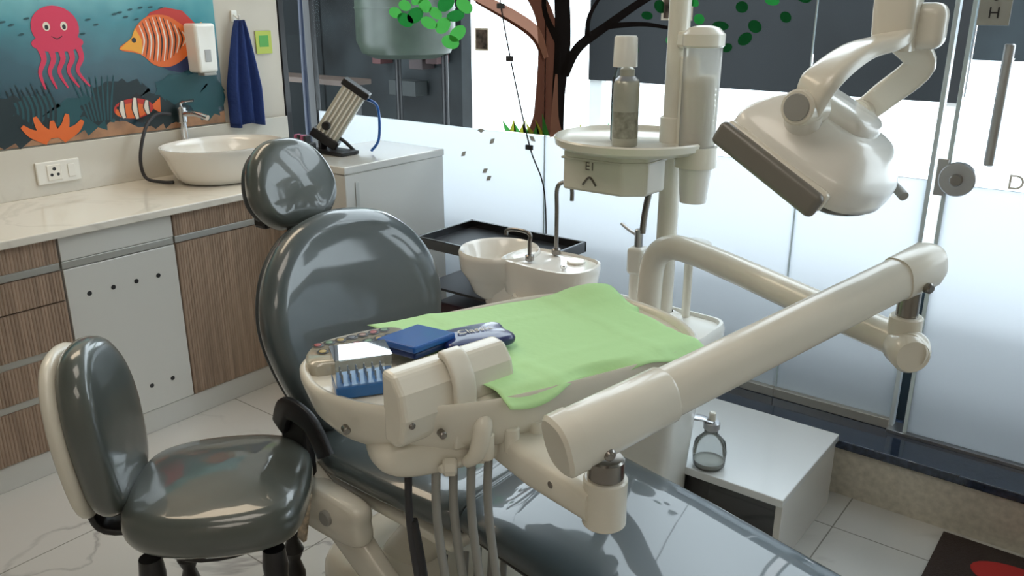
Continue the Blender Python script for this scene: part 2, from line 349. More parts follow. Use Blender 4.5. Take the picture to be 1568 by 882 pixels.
for k,(cx,cz,w_,h_) in enumerate([(-2.31,1.40,.07,.09),(-1.435,1.53,.12,.09)]):
    gdecal('photo_%d'%k,[(cx-w_/2,cz-h_/2),(cx+w_/2,cz-h_/2),(cx+w_/2,cz+h_/2),(cx-w_/2,cz+h_/2)],paper,bp2,.002)
    gdecal('print_%d'%k,[(cx-w_*.42,cz-h_*.42),(cx+w_*.42,cz-h_*.42),(cx+w_*.42,cz+h_*.42),(cx-w_*.42,cz+h_*.42)],mat('print_%d'%k,(.09,.07,.06),.4,var=.9,vscale=50),bp2,.003)
cb=root('glass_mounted_cable')
sweep('wire',[(-2.24,GY-.008,1.75),(-2.21,GY-.008,1.55),(-2.15,GY-.008,1.3),(-2.06,GY-.008,.99),(-1.98,GY-.01,.8),(-1.97,GY-.01,.4)],.003,black,cb,n=8)
for (cx,cz) in [(-2.205,1.53),(-2.16,1.33),(-2.06,.985)]: box('clip',(cx,GY-.01,cz),(.035,.01,.02),rubber,cb,.002)
tp=root('tape_scraps'); gt=flat('tape_grey',(.45,.47,.45))
for k,(cx,cz) in enumerate([(-2.32,1.03),(-2.26,.99),(-2.42,.92),(-2.30,.86),(-2.28,.83),(-2.05,1.02)]):
    gdecal('scrap_%d'%k,ell(cx,cz,.02,.011,4,random.uniform(0,3)),gt,tp,.001)

# ================================================================ LEFT COUNTER
cab=root('counter_cabinet')
FX=-2.83
box2('carcass',(-3.365,FX-.02),(-1.0,2.17),(.09,.815),lamin,cab,0)
box2('kick',(-3.365,FX-.005),(-1.0,2.17),(0.0,.088),lamin,cab,.002)
def fluted(nm,y0,y1,z0,z1):
    n=int((y1-y0)/.0105); vs=[];fs=[];M=n*4
    for i in range(M+1):
        y=y0+(y1-y0)*i/M; x=FX+.003*abs(math.sin(math.pi*i/4))**.6
        vs+= [(x,y,z0),(x,y,z1)]
    for i in range(M): fs.append((2*i,2*i+2,2*i+3,2*i+1))
    add(nm,vs,fs,wood,cab)
    box2(nm+'_back',(FX-.018,FX),(y0,y1),(z0,z1),wood,cab,0)
def chanl(nm,y0,y1,z): box2(nm,(FX-.018,FX-.002),(y0,y1),(z-.0125,z+.0125),chan,cab,.002)
for (a,b) in [(.60,1.205),(-.1,.595)]:
    for k,(z0,z1) in enumerate([(.73,.812),(.60,.70),(.44,.595),(.295,.415),(.092,.268)]): fluted('drawer_wood_%d'%k,a,b,z0,z1)
    for k,z in enumerate([.715,.427,.281]): chanl('channel_%d'%k,a,b,z)
box2('drawer_white',(FX-.018,FX+.002),(1.212,1.618),(.73,.812),lamin,cab,.002)
chanl('channel_w',1.212,1.618,.715)
box2('door_white',(FX-.018,FX+.002),(1.212,1.618),(.092,.70),lamin,cab,.002)
for k in range(4):
    for z in (.6,.19): cyl('vent_hole',(FX-.001,1.285+.085*k,z),(FX+.0032,1.285+.085*k,z),.0085,black,cab,n=16,bev=0.0005)
fluted('drawer_wood_r',1.625,2.168,.73,.812); chanl('channel_r',1.625,2.168,.715); fluted('door_wood_r',1.625,2.168,.092,.70)
ct=root('quartz_countertop'); 
box2('slab',(-3.368,-2.80),(-1.0,2.175),(.816,.844),quartz,ct,.004); box2('slab_back',(-3.368,-2.94),(2.175,2.58),(.816,.844),quartz,ct,0)
box2('trim_2',(-3.37,-3.355),(-1.0,2.58),(.844,1.03),splash,bev=.002)
# poster
po=root('underwater_wall_poster'); PX=-3.362
pr_=box2('print',(-3.37,PX),(.2,2.245),(1.035,1.80),poster_mat(),po,0)
for v in pr_.data.vertices: v.co.z-=1.4
pr_.location.z=1.4
def pd(nm,pts,m,off): return add(nm,[(PX+off,a,b) for a,b in pts],[tuple(range(len(pts)))],m,po)
sand=mat('print_sand',(.36,.19,.10),.4,var=.35,vscale=12)
sp=[(.2,1.036)]+[(.2+i*.0511,1.075+.018*math.sin(i*.7)+.012*math.sin(i*1.9)) for i in range(41)]+[(2.244,1.036)]
pd('sand',sp,sand,.0008)
rk=flat('print_rock',(.006,.02,.025)); rk2=flat('print_rock_teal',(.008,.07,.085))
for k,(cy,cz,r1,r2) in enumerate([(1.36,1.13,.14,.09),(1.62,1.13,.13,.07),(1.95,1.12,.12,.07),(2.16,1.16,.09,.10),(1.78,1.2,.12,.05),(2.05,1.2,.12,.06),(1.15,1.16,.12,.10),(1.45,1.17,.08,.05),(1.7,1.14,.09,.05)]):
    pd('rock_%d'%k,[(a+.012*math.sin(q*2.1),b+.012*math.cos(q*3.3)) for q,(a,b) in enumerate(ell(cy,cz,r1,r2,26))],rk if k%2==0 else rk2,.0010+.0001*k)
pk=flat('print_pink',(.62,.03,.09)); orr=flat('print_orange',(.72,.14,.02)); ow=flat('print_white',(.75,.68,.58)); bk=flat('print_black',(.01,.01,.012)); yl=flat('print_yellow',(.80,.36,.03)); db=flat('print_navy',(.01,.02,.09)); rd=flat('print_red',(.5,.03,.02))
oc=(1.565,1.445)
pd('octopus_head',ell(oc[0],oc[1]+.01,.088,.078),pk,.0022); pd('octopus_skirt',ell(oc[0],oc[1]-.045,.096,.032),pk,.0023)
for k,dx in enumerate((-.07,-.035,.0,.035,.07)):
    ribbon('tentacle_%d'%k,[(oc[0]+dx,oc[1]-.05),(oc[0]+dx*1.0+.010,oc[1]-.10),(oc[0]+dx*1.0-.012,oc[1]-.15),(oc[0]+dx*1.2+.012,oc[1]-.21)],[.026,.020,.014,.006],pk,po,.0021,'X',PX)
for s in (-1,1):
    pd('eye_w',ell(oc[0]+s*.032,oc[1]+.015,.013,.016),ow,.0026); pd('eye_b',ell(oc[0]+s*.032,oc[1]+.012,.007,.009),bk,.0028)
ribbon('smile',[(oc[0]-.02,oc[1]-.02),(oc[0],oc[1]-.03),(oc[0]+.02,oc[1]-.02)],[.002,.004,.002],bk,po,.0028,'X',PX)
fc=(1.98,1.40)
def fp(l): return [(fc[0]+a*.95,fc[1]+b*.92) for a,b in l]
pd('angel_body',[(p.x,p.y) for p in crom([(a,b,0) for a,b in fp([(-.19,-.035),(-.13,.01),(-.10,.06),(-.04,.10),(.04,.10),(.11,.06),(.15,.02),(.15,-.04),(.10,-.09),(.03,-.12),(-.04,-.11),(-.10,-.06)])],4,True)],orr,.0022)
pd('angel_fin_top',fp([(-.08,.07),(-.03,.115),(.04,.135),(.12,.12),(.19,.05),(.11,.05),(.03,.09)]),rd,.0021)
pd('angel_fin_low',fp([(-.02,-.11),(.02,-.135),(.08,-.15),(.17,-.12),(.15,-.05),(.08,-.09)]),db,.0021)
pd('angel_tail',fp([(.13,.03),(.21,.07),(.19,0),(.21,-.08),(.13,-.05)]),yl,.0021)
pd('angel_face',fp([(-.19,-.035),(-.13,.01),(-.11,.05),(-.085,.0),(-.09,-.06),(-.13,-.045)]),yl,.0024)
for k in range(14):
    x0=-.085+k*.0155; h=.088*math.sin(math.pi*(k+4)/18)
    ribbon('stripe_%d'%k,[(fc[0]+x0,fc[1]+h),(fc[0]+x0+.014,fc[1]),(fc[0]+x0-.004,fc[1]-h)],[.003,.007,.003],ow if k%2==0 else bk,po,.0025,'X',PX)
pd('angel_eye',ell(fc[0]-.115,fc[1]-.0,.010,.010),bk,.0027)
cc=(1.825,1.135)
def cp(l): return [(cc[0]+a,cc[1]+b) for a,b in l]
pd('clown_body',[(cc[0]+a,cc[1]+b) for a,b in ell(0,0,.085,.040)],rd,.0030); pd('clown_belly',[(cc[0]+a,cc[1]+b) for a,b in ell(-.01,-.008,.07,.030)],orr,.0031)
pd('clown_tail',cp([(.07,.0),(.12,.035),(.115,-.03)]),orr,.0029); pd('clown_fin',cp([(-.02,.035),(.02,.062),(.05,.03)]),bk,.0029); pd('clown_fin2',cp([(-.02,-.035),(.03,-.062),(.04,-.03)]),bk,.0029)
for k,(x0,h) in enumerate([(-.045,.034),(.01,.042),(.06,.028)]):
    ribbon('cstripeb_%d'%k,[(cc[0]+x0,cc[1]+h),(cc[0]+x0-.006,cc[1]),(cc[0]+x0,cc[1]-h)],[.018,.03,.018],bk,po,.00325,'X',PX)
    ribbon('cstripe_%d'%k,[(cc[0]+x0,cc[1]+h),(cc[0]+x0-.006,cc[1]),(cc[0]+x0,cc[1]-h)],[.011,.020,.011],ow,po,.0033,'X',PX)
pd('clown_eye',ell(cc[0]-.067,cc[1]+.008,.006,.006),bk,.0035)
for k,(dx,h,b_) in enumerate([(-.08,.05,-.03),(-.045,.08,-.015),(0,.06,.0),(.045,.08,.015),(.085,.05,.03)]):
    ribbon('coral_%d'%k,[(1.495+dx*.3,1.055),(1.495+dx,1.055+h*.5),(1.495+dx+b_,1.06+h)],[.05,.032,.014],orr,po,.0032+.0001*k,'X',PX)
for k in range(16):
    pd('small_fish_%d'%k,ell(1.30+.028*k,1.46+.03*math.sin(k*2.3),.012,.004,8,.2),rk2,.0018)
for k in range(12):
    pd('small_fishb_%d'%k,ell(1.80+.022*k,1.50+.025*math.sin(k*2.9),.012,.004,8,.2),rk2,.0018)
for k in range(9):
    yy=1.36+.018*k; ribbon('weed_%d'%k,[(yy,1.10),(yy+.012,1.17),(yy-.008,1.24+.01*(k%3))],[.010,.010,.004],rk,po,.0019,'X',PX)
for k in range(8):
    yy=1.64+.012*k; ribbon('weed2_%d'%k,[(yy,1.10),(yy+.02*(k-4)/4,1.18),(yy+.05*(k-4)/4,1.27)],[.006,.008,.003],rk2,po,.00195,'X',PX)
so=root('wall_power_socket'); box('plate',(-3.350,1.483,.93),(.012,.165,.085),white_pl2,so,.004); box('switch',(-3.343,1.53,.93),(.006,.028,.05),white_pl2,so,.002)
box('socket_face',(-3.343,1.465,.93),(.006,.055,.06),paper,so,.003)
for dy,dz,r in ((0,.014,.007),(-.012,-.008,.006),(.012,-.008,.006)): cyl('hole',(-3.341,1.465+dy,.93+dz),(-3.3395,1.465+dy,.93+dz),r,black,so,n=12,bev=0.0003)
sd=root('soap_dispenser'); 
prism('body',[(-.045,-.10),(.045,-.10),(.05,.10),(-.05,.10)],((-3.37,2.14,1.36),Y,Z,X),.09,white_pl2,sd,.012)
box('window',(-3.279,2.14,1.33),(.002,.03,.05),mat('grey_insert',(.4,.4,.4),.4),sd,.001); box('lever',(-3.30,2.14,1.255),(.05,.06,.012),hose_m,sd,.003)
tw=root('blue_hand_towel'); vs=[];fs=[]
nz=16;ny=18
for i in range(nz+1):
    f=i/nz; z=1.47-.44*f; wd=.025+.065*min(1,f*1.6)**.8
    for j in range(ny+1):
        g=j/ny*2-1; vs.append((-3.325+.022*math.cos(g*9)*min(1,.3+f)+.01*(1-g*g), 2.345+g*wd, z-.02*abs(math.sin(g*2))*f))
for i in range(nz):
    for j in range(ny): fs.append((i*(ny+1)+j,i*(ny+1)+j+1,(i+1)*(ny+1)+j+1,(i+1)*(ny+1)+j))
o=add('cloth',vs,fs,navy,tw,True); s_=o.modifiers.new('s','SOLIDIFY'); s_.thickness=.006
hk=root('wall_hook'); box('plate',(-3.366,2.345,1.485),(.008,.03,.05),white_pl2,hk); sweep('hook',[(-3.362,2.345,1.49),(-3.335,2.345,1.475),(-3.325,2.345,1.49)],.004,white_pl2,hk,n=8)
sn=root('sticky_note'); box('note',(-3.366,2.49,1.37),(.004,.085,.10),flat('note_yellowgreen',(.45,.52,.08)),sn,0); box('print',(-3.3635,2.49,1.375),(.001,.05,.05),flat('note_print',(.08,.35,.06)),sn,0)
ba=root('vessel_sink'); 
lathe('bowl',[(0,0),(.62,0),(.72,.006),(.80,.03),(.88,.07),(.95,.115),(1.0,.138),(.995,.147),(.965,.147),(.93,.12),(.86,.07),(.75,.035),(.5,.024),(0,.022)],(-3.105,2.05,.8445),ceram,ba,56,sx=.215,sy=.262,split=80)
lathe('drain',[(0,0),(.022,0),(.024,.003),(0,.005)],(-3.105,2.05,.8665),chrome,ba,20)
fa=root('basin_faucet')
cyl('base',(-3.335,2.02,.845),(-3.335,2.02,1.10),.015,chrome,fa); cyl('body',(-3.335,2.02,1.06),(-3.335,2.02,1.125),.020,chrome,fa)
sweep('spout',[(-3.33,2.02,1.095),(-3.27,2.04,1.10),(-3.21,2.06,1.085)],.012,chrome,fa); sweep('lever',[(-3.335,2.02,1.125),(-3.33,2.02,1.145),(-3.27,2.04,1.155)],.006,chrome,fa)
hz=root('black_supply_hose'); sweep('hose',[(-3.34,1.97,1.10),(-3.33,1.90,1.105),(-3.30,1.83,1.06),(-3.28,1.78,.95),(-3.26,1.78,.87),(-3.20,1.815,.854),(-3.16,1.84,.854)],.007,rubber,hz,n=10)

wc=root('white_storage_cabinet')
box2('body',(-2.925,-2.52),(2.185,2.575),(0.0,.205),lamin,wc,0); box2('body_upper',(-2.925,-2.52),(2.185,2.755),(0.205,.905),lamin,wc,.004); box2('top',(-2.93,-2.515),(2.18,2.758),(.905,.936),lamin,wc,.005)
box2('handle_slot',(-2.521,-2.5165),(2.235,2.255),(.75,.87),chan,wc,.001)
dv=root('curing_lamp_unit'); al=mat('ribbed_aluminium',(.50,.49,.42),.35,metal=.2)
c0=Vector((-2.79,2.42,1.10)); ax=Vector((.40,.31,.72)).normalized(); a1=Vector((.79,.613,0)).normalized(); a2=ax.cross(a1).normalized(); a1=a2.cross(ax).normalized()
R=Matrix((a1,a2,ax)).transposed()
box('housing',c0,(.105,.055,.24),al,dv,.008,R)
for k in range(-2,3):
    for sgn in (-1,1): box('rib',c0+a1*.018*k+a2*.029*sgn,(.007,.006,.22),white_pl2,dv,.001,R)
box('cap_top',c0+ax*.125,(.125,.07,.03),black,dv,.005,R); box('cap_bottom',c0-ax*.125,(.125,.07,.04),black,dv,.005,R)
sweep('stand',[(-2.86,2.36,.945),(-2.80,2.40,1.0),(-2.74,2.44,.945)],.008,black,dv,n=10)
for sgn in (-1,1): cyl('knob',c0-ax*.07-a1*.02+a2*.025*sgn,c0-ax*.07-a1*.02+a2*.05*sgn,.018,black,dv)
box('foot',(-2.80,2.38,.945),(.20,.10,.016),black,dv,.003); sweep('cable',[c0+ax*.11+a1*.05,(-2.65,2.50,1.13),(-2.65,2.50,1.0),(-2.68,2.48,.945)],.006,blue,dv,n=8)
box('post',(-2.85,2.36,.99),(.02,.03,.09),black,dv,.003)
pt=root('pink_tool_rack'); box('block',(-2.86,2.27,.965),(.10,.05,.055),black,pt,.004)
for k in range(4): box('tip',(-2.89+.02*k,2.265,1.005),(.014,.03,.035),flat('pink%d'%k,(.42,.10,.2)) if k%2==0 else black,pt,.003)

tc_=root('black_instrument_trolley'); 
box2('tray_base',(-2.20,-1.66),(2.25,2.575),(.665,.672),black,tc_,0)
for n_,a,b in (('rim_f',(-2.21,-1.65),(2.245,2.257)),('rim_b',(-2.21,-1.65),(2.568,2.58)),('rim_l',(-2.21,-2.198),(2.245,2.58)),('rim_r',(-1.662,-1.65),(2.245,2.58))):
    box2(n_,a,b,(.66,.70),blackgl,tc_,.002)
mrn=mat('maroon_tube',(.03,.008,.012),.3)
for x in (-2.18,-1.69):
    for y in (2.27,2.55): cyl('leg',(x,y,0.0),(x,y,.665),.011,mrn,tc_,n=14)
box2('shelf',(-2.19,-1.67),(2.26,2.57),(.50,.51),black,tc_,.002); box2('shelf_2',(-2.19,-1.67),(2.26,2.57),(.20,.21),black,tc_,.002); box2('bin',(-2.15,-1.75),(2.28,2.55),(.21,.44),mat('maroon_bin',(.025,.008,.014),.4),tc_,.01)

# ================================================================ DENTAL CHAIR
ch=root('dental_chair')
up=Vector((-.20,0,.98)).normalized(); nb=Vector((.98,0,.20)).normalized()
CY=1.41
half=[(0,.0),(.13,.0),(.205,.045),(.265,.16),(.298,.29),(.286,.39),(.235,.48),(.14,.55)]
ctrl=[(a,b) for a,b in half]+[(0,.575)]+[(-a,b) for a,b in reversed(half[1:])]
cushion('backrest',ctrl,.10,.008,((-1.60,CY+.025,.465),Y,up,nb),vinyl,ch,edge=.15,bend=lambda a,b:.35*a*a)
cushion('backrest_shell',[(a*.93,b*.96+.01) for a,b in ctrl],.03,.0,(Vector((-1.60,CY+.025,.465))-nb*.055,Y,up,nb),piping,ch,edge=.1,bend=lambda a,b:.35*a*a)
hr=[(0,-.115),(.075,-.11),(.125,-.06),(.135,.0),(.11,.07),(.06,.115),(0,.125)]
hc=hr+[(-a,b) for a,b in reversed(hr[1:-1])]
hu=Vector((-.30,0,.95)).normalized(); hn=Vector((.95,0,.30)).normalized()
cushion('headrest',hc,.075,.010,((-1.85,CY,1.082),Y,hu,hn),vinyl2,ch,edge=.22,bend=lambda a,b:.5*a*a)
cushion('headrest_back',[(a*.9,b*.9) for a,b in hc],.03,.0,(Vector((-1.85,CY,1.082))-hn*.045,Y,hu,hn),piping,ch,edge=.1,bend=lambda a,b:.5*a*a)
sweep('headrest_bar',[(-1.86,CY-.0,1.03),(-1.82,CY,.96),(-1.78,CY,.88)],.02,black,ch,sc=(2,.5),n=12); box('headrest_joint',(-1.87,CY-.06,1.0),(.05,.07,.05),black,ch,.01)
def slab(nm,secs,m,th,parent,n=32,p=.45):
    vs=[];fs=[]
    for (x,hw,z,yc) in secs:
        for j in range(n):
            t=2*math.pi*j/n; c,s=math.cos(t),math.sin(t)
            yy=math.copysign(abs(c)**p,c)*hw; zz=math.copysign(abs(s)**.7,s)*th/2
            if s>0: zz+= -.012*(1-(yy/hw)**2) if hw>.1 else 0
            vs.append((x,yc+yy,z-th/2+zz))
    N=len(secs)
    for i in range(N-1):
        for j in range(n): fs.append((i*n+j,i*n+(j+1)%n,(i+1)*n+(j+1)%n,(i+1)*n+j))
    fs.append(tuple(range(n))); fs.append(tuple(range((N-1)*n,N*n)))
    return add(nm,vs,fs,m,parent,True)
slab('seat',[(-1.60,.18,.50,CY),(-1.58,.22,.51,CY),(-1.48,.235,.51,CY),(-1.3,.235,.505,CY),(-1.15,.235,.51,CY),(-1.09,.225,.51,CY),(-1.075,.2,.50,CY)],vinyl,.10,ch)
slab('leg_rest',[(-1.085,.19,.50,CY),(-1.065,.225,.51,CY),(-.95,.24,.505,CY),(-.7,.24,.465,CY),(-.4,.235,.41,CY),(-.1,.225,.355,CY),(.1,.20,.32,CY),(.17,.15,.305,CY),(.19,.08,.30,CY)],mat('leg_rest_vinyl',(.045,.065,.078),.3,coat=1,bump=.03,bscale=4,crough=.03),.085,ch)
slab('leg_rest_pan',[(-1.06,.20,.44,CY),(-.7,.225,.395,CY),(-.4,.215,.335,CY),(.05,.19,.255,CY)],black,.03,ch)
slab('seat_pan',[(-1.58,.20,.41,CY),(-1.1,.22,.41,CY)],white_pl,.05,ch)
cushion('base_cover',[(-.32,-.19),(0,-.21),(.32,-.17),(.38,0),(.32,.17),(0,.2),(-.32,.19),(-.37,0)],.14,.05,((-1.27,CY,.075),X,Y,Z),white_pl,ch,edge=.12)
sweep('lift_column',[(-1.42,CY,.12),(-1.32,CY,.25),(-1.2,CY,.38)],.11,white_pl,ch,sc=(1.1,.6),sq=4,n=20)
sweep('side_link',[(-1.56,1.17,.42),(-1.42,1.16,.33),(-1.25,1.16,.20),(-1.1,1.18,.12)],[.045,.055,.045,.045],white_pl,ch,sc=(.5,1.0),sq=4,n=20)
cushion('side_pod',[(-.10,-.06),(.10,-.06),(.12,0),(.1,.05),(-.1,.06),(-.12,0)],.06,.01,((-1.44,1.145,.375),X,Z,-Y),white_pl,ch,edge=.2)
cyl('side_pod_button',(-1.42,1.113,.38),(-1.42,1.098,.38),.02,hose_m,ch)
sweep('armrest_bracket',[(-1.60,1.13,.56),(-1.56,1.125,.62),(-1.47,1.12,.61),(-1.42,1.12,.54)],.019,black,ch,sc=(.5,1.5),sq=4)
box('hinge_plate',(-1.56,1.15,.50),(.10,.03,.18),black,ch,.01)

# ================================================================ SPITTOON UNIT
un=root('spittoon_unit')
rr=[(-.29,-.10),(-.1,-.115),(.2,-.11),(.29,-.09),(.30,.0),(.29,.09),(.2,.11),(-.1,.115),(-.29,.10),(-.31,0)]
ol=[(p.x,p.y) for p in crom([(a,b,0) for a,b in rr],5,True)]
loft('cabinet_body',ol,[(.72,.85,0.0),(.74,.88,.25),(.8,.92,.45),(1,1,.62),(1.02,1.03,.70),(1.0,1.0,.715),(.97,.95,.715),(.95,.93,.705)],((-1.17,1.99,0),X,Y,Z),white_pl2,un)
pf=[(-.15,-.07),(-.06,-.095),(.04,-.10),(.115,-.075),(.14,0),(.115,.075),(.04,.10),(-.06,.095),(-.15,.07)]
pl=[(p.x,p.y) for p in crom([(a,b,0) for a,b in pf],5,True)]
loft('cup_platform',pl,[(.75,.8,.60),(.90,.92,.70),(.97,.97,.77),(1.0,1.0,.80),(.985,.985,.812),(.93,.93,.814),(.90,.90,.806)],((-1.39,2.0,0),X,Y,Z),ceram,un,60)
sweep('bowl_bracket',[(-1.62,2.0,.665),(-1.56,2.0,.66),(-1.46,2.0,.67),(-1.36,2.0,.68)],[.05,.085,.095,.10],ceram,un,n=24)
lathe('bowl',[(0,-.16),(.05,-.16),(.085,-.13),(.102,-.09),(.112,-.075),(.125,-.055),(.129,-.01),(.13,.0),(.124,.008),(.114,.0),(.105,-.045),(.075,-.085),(.03,-.095),(.02,-.1),(0,-.1)],(-1.60,2.0,.808),ceram,un,48,split=75)
lathe('bowl_drain',[(0,0),(.018,0),(.02,.004),(0,.006)],(-1.60,2.0,.710),chrome,un,20)
def goose(nm,b,h,reach,dir_,r): 
    bx=Vector(b); d_=Vector(dir_).normalized()
    sweep(nm,[bx,bx+Z*h*.6,bx+Z*h*.92,bx+Z*h+d_*reach*.45,bx+Z*(h*.93)+d_*reach*.95,bx+Z*(h*.75)+d_*reach],r,darksteel,un,n=12)
    cyl(nm+'_collar',bx,bx+Z*.02,r*2.2,darksteel,un,n=18)
goose('cup_filler',(-1.43,2.065,.81),.225,.045,(.4,.3,0),.0065)
goose('bowl_rinse',(-1.45,1.955,.812),.09,.085,(-1,-.05,0),.006)
cyl('button',(-1.33,1.96,.808),(-1.33,1.96,.820),.010,chrome,un,n=16); cyl('drain_disc',(-1.34,2.04,.806),(-1.34,2.04,.814),.028,ceram,un)
cyl('pole',(-1.02,1.99,.70),(-1.02,1.99,1.98),.027,white_pl,un,bev=.002); lathe('pole_collar',[(0.028,0),(.06,0),(.055,.015),(.03,.03)],(-1.02,1.99,.712),white_pl2,un)
cyl('mid_collar',(-1.02,1.99,1.18),(-1.02,1.99,1.27),.034,white_pl,un)
box('side_bottle_block',(-1.12,2.02,.86),(.05,.05,.08),white_pl2,un,.012,seg=3); cyl('side_bottle_low',(-1.12,2.02,.71),(-1.12,2.02,.83),.022,white_pl2,un)
sweep('syringe_tap',[(-1.20,2.06,.945),(-1.16,2.04,.935),(-1.12,2.02,.93)],.005,steel,un,n=10); cyl('syringe_body',(-1.12,2.02,.89),(-1.12,2.02,.95),.012,steel,un)
sweep('syringe_stem',[(-1.11,2.02,.94),(-1.105,2.02,1.0),(-1.09,2.01,1.06)],.009,darksteel,un,n=10)
lathe('holder_disc',[(0,0),(.04,0),(.055,.01),(.055,.02),(.05,.022),(0,.02)],(-.99,2.08,.90),white_pl2,un); cyl('holder_stem',(-.99,2.075,.70),(-.99,2.075,.90),.012,white_pl,un)
sh_=root('pole_mounted_shelf')
SC=(-1.10,1.925)
lathe('disc',[(0,0),(.185,0),(.200,.010),(.203,.026),(.199,.030),(.194,.020),(.186,.014),(0,.014)],(SC[0],SC[1],1.192),white_pl,sh_,56)
ol=[(-.125,-.09),(.05,-.09),(.10,-.05),(.10,.05),(-.10,.05)]
prism('control_box',[(a,b) for a,b in ol],((SC[0]-.01,SC[1]-.03,1.085),X,Y,Z),.107,white_pl,sh_,.008)
prism('control_box_lid',[(a*1.03,b*1.03) for a,b in ol],((SC[0]-.01,SC[1]-.03,1.165),X,Y,Z),.006,white_pl,sh_,.002)
text('logo','E1',(SC[0]-.05,SC[1]-.1215,1.152),(math.pi/2,0,0),.03,darksteel,sh_)
sweep('emblem',[(SC[0]-.07,SC[1]-.122,1.105),(SC[0]-.05,SC[1]-.122,1.125),(SC[0]-.03,SC[1]-.122,1.105)],.003,darksteel,sh_,n=6)
sc_=root('spray_can'); cp_=(-1.080,1.850,1.2075); canm=mat('can_silver_olive',(.42,.42,.36),.3,metal=.3,var=.08,vscale=25)
lathe('can',[(0,0),(.030,0),(.032,.003),(.032,.150),(.029,.158),(.020,.166),(.018,.168),(.018,.185),(.012,.19),(0,.191)],cp_,canm,sc_); 
lathe('label',[(.0323,.02),(.0323,.085)],cp_,mat('can_label',(.27,.27,.22),.3,metal=.1,var=.3,vscale=70),sc_); lathe('shoulder',[(.0295,.159),(.0195,.169)],cp_,steel,sc_)
bt=root('capped_clear_bottle'); cq=(-1.125,1.915,1.2075)
lathe('bottle',[(0,0),(.030,0),(.032,.004),(.032,.15),(.026,.17),(.024,.18),(.024,.19)],cq,clear,bt); lathe('liquid',[(0,.003),(.029,.003),(.029,.09),(0,.09)],cq,mat('pale_blue_liquid',(.30,.50,.55),.2),bt)
lathe('cap',[(0,.26),(.026,.26),(.029,.255),(.031,.185),(0,.185)],cq,white_pl2,bt)
cd=root('paper_cup_dispenser'); cc_=(-.925,1.935)
lathe('clear_tube',[(.044,0),(.046,.26)],(cc_[0],cc_[1],1.19),milky,cd)
for k in range(14):
    lathe('cup_rim_%d'%k,[(.036,0),(.0395,.001),(.0395,.004),(.036,.0085)],(cc_[0],cc_[1],1.20+.0125*k),paper,cd,24)
lathe('cup_core',[(.0,0),(.035,0),(.036,.18),(0,.18)],(cc_[0],cc_[1],1.20),paper,cd,24)
lathe('cap',[(.046,0),(.05,.004),(.05,.03),(.035,.045),(.015,.05),(0,.05)],(cc_[0],cc_[1],1.445),white_pl,cd)
lathe('collar',[(.043,0),(.052,.0),(.052,.05),(.043,.05)],(cc_[0],cc_[1],1.16),white_pl,cd)
lathe('spout_cup',[(0,0),(.033,0),(.041,.09),(.043,.10),(.038,.10),(.03,.01),(0,.01)],(cc_[0],cc_[1],1.07),white_pl2,cd)
box('bracket',(-.97,1.962,1.30),(.06,.02,.24),white_pl,cd,.005,Matrix.Rotation(-.5,3,'Z'))
box('bracket_top',(-.975,1.962,1.46),(.07,.035,.04),white_pl,cd,.008,Matrix.Rotation(-.5,3,'Z'))

# ================================================================ DELIVERY ARM + TRAY
dt=root('dentist_delivery_unit')
L=Vector((.423,.906,0)); W=Vector((.906,-.423,0)); T0=Vector((-.971,1.204,0))
oc_=[(-.375,-.03),(-.34,-.13),(-.16,-.205),(.1,-.235),(.26,-.23),(.38,-.16),(.42,.0),(.39,.13),(.3,.185),(.1,.205),(-.1,.21),(-.26,.165),(-.35,.07)]
ol=[(p.x,p.y) for p in crom([(a,b,0) for a,b in oc_],6,True)]
loft('tray_body',ol,[(.70,.66,.785),(.80,.78,.788),(.90,.90,.805),(.96,.96,.835),(.985,.985,.865),(1,1,.885),(1,1,.90),(.988,.988,.905),(.965,.965,.903),(.955,.955,.892)],(T0,L,W,Z),white_pl,dt,60)
cushion('tray_underpod',[(-.13,-.07),(.0,-.10),(.16,-.08),(.18,0),(.14,.06),(.0,.075),(-.13,.06),(-.16,0)],.07,.0,(T0+L*(-.14)+W*.10+Z*.795,L,W,-Z),white_pl,dt,edge=.2)
pc=T0+L*(-.245)+W*(-.10)
cpn=[(p.x,p.y) for p in crom([(-.10,.05,0),(-.10,-.02,0),(-.05,-.06,0),(.06,-.075,0),(.105,-.05,0),(.10,.02,0),(.04,.045,0)],6,True)]
loft('control_panel',cpn,[(1,1,.885),(1,1,.912),(.95,.93,.917)],(pc,L,W,Z),mat('panel_film',(.42,.39,.31),.2,coat=.8),dt)
cols=[(.35,.06,.05),(.12,.22,.12),(.42,.30,.07),(.08,.08,.09),(.28,.15,.1)]
for k in range(14):
    a=-.075+.0235*(k%7); b=-.035+.035*(k//7)-.010*((k%7)/3.); q=pc+L*a+W*b
    lathe('button_%d'%k,[(0,.918),(.007,.918),(.007,.9195),(0,.920)],(q.x,q.y,0),flat('btn%d'%k,cols[k%5],.3),dt,16)
    lathe('ring_%d'%k,[(.008,.9178),(.0115,.9186),(.008,.919)],(q.x,q.y,0),black,dt,16)
hd=Vector((.2,.98,0)).normalized(); ho=Vector((hd.y,-hd.x,0))
hcn=Vector((-.915,1.0,.905))
prof=[(-.026,-.068),(.010,-.070),(.030,-.055),(.040,-.01),(.032,.035),(.010,.064),(-.026,.066)]
prism('handle_block',prof,(hcn-hd*.122,ho,Z,hd),.244,white_pl,dt,.010)
sweep('handle_strap',[hcn+Z*.072-ho*.0,hcn+Z*.066+ho*.022,hcn+Z*.03+ho*.043,hcn-Z*.03+ho*.046,hcn-Z*.09+ho*.040],.022,white_pl,dt,sc=(1,.3),sq=6,n=20)
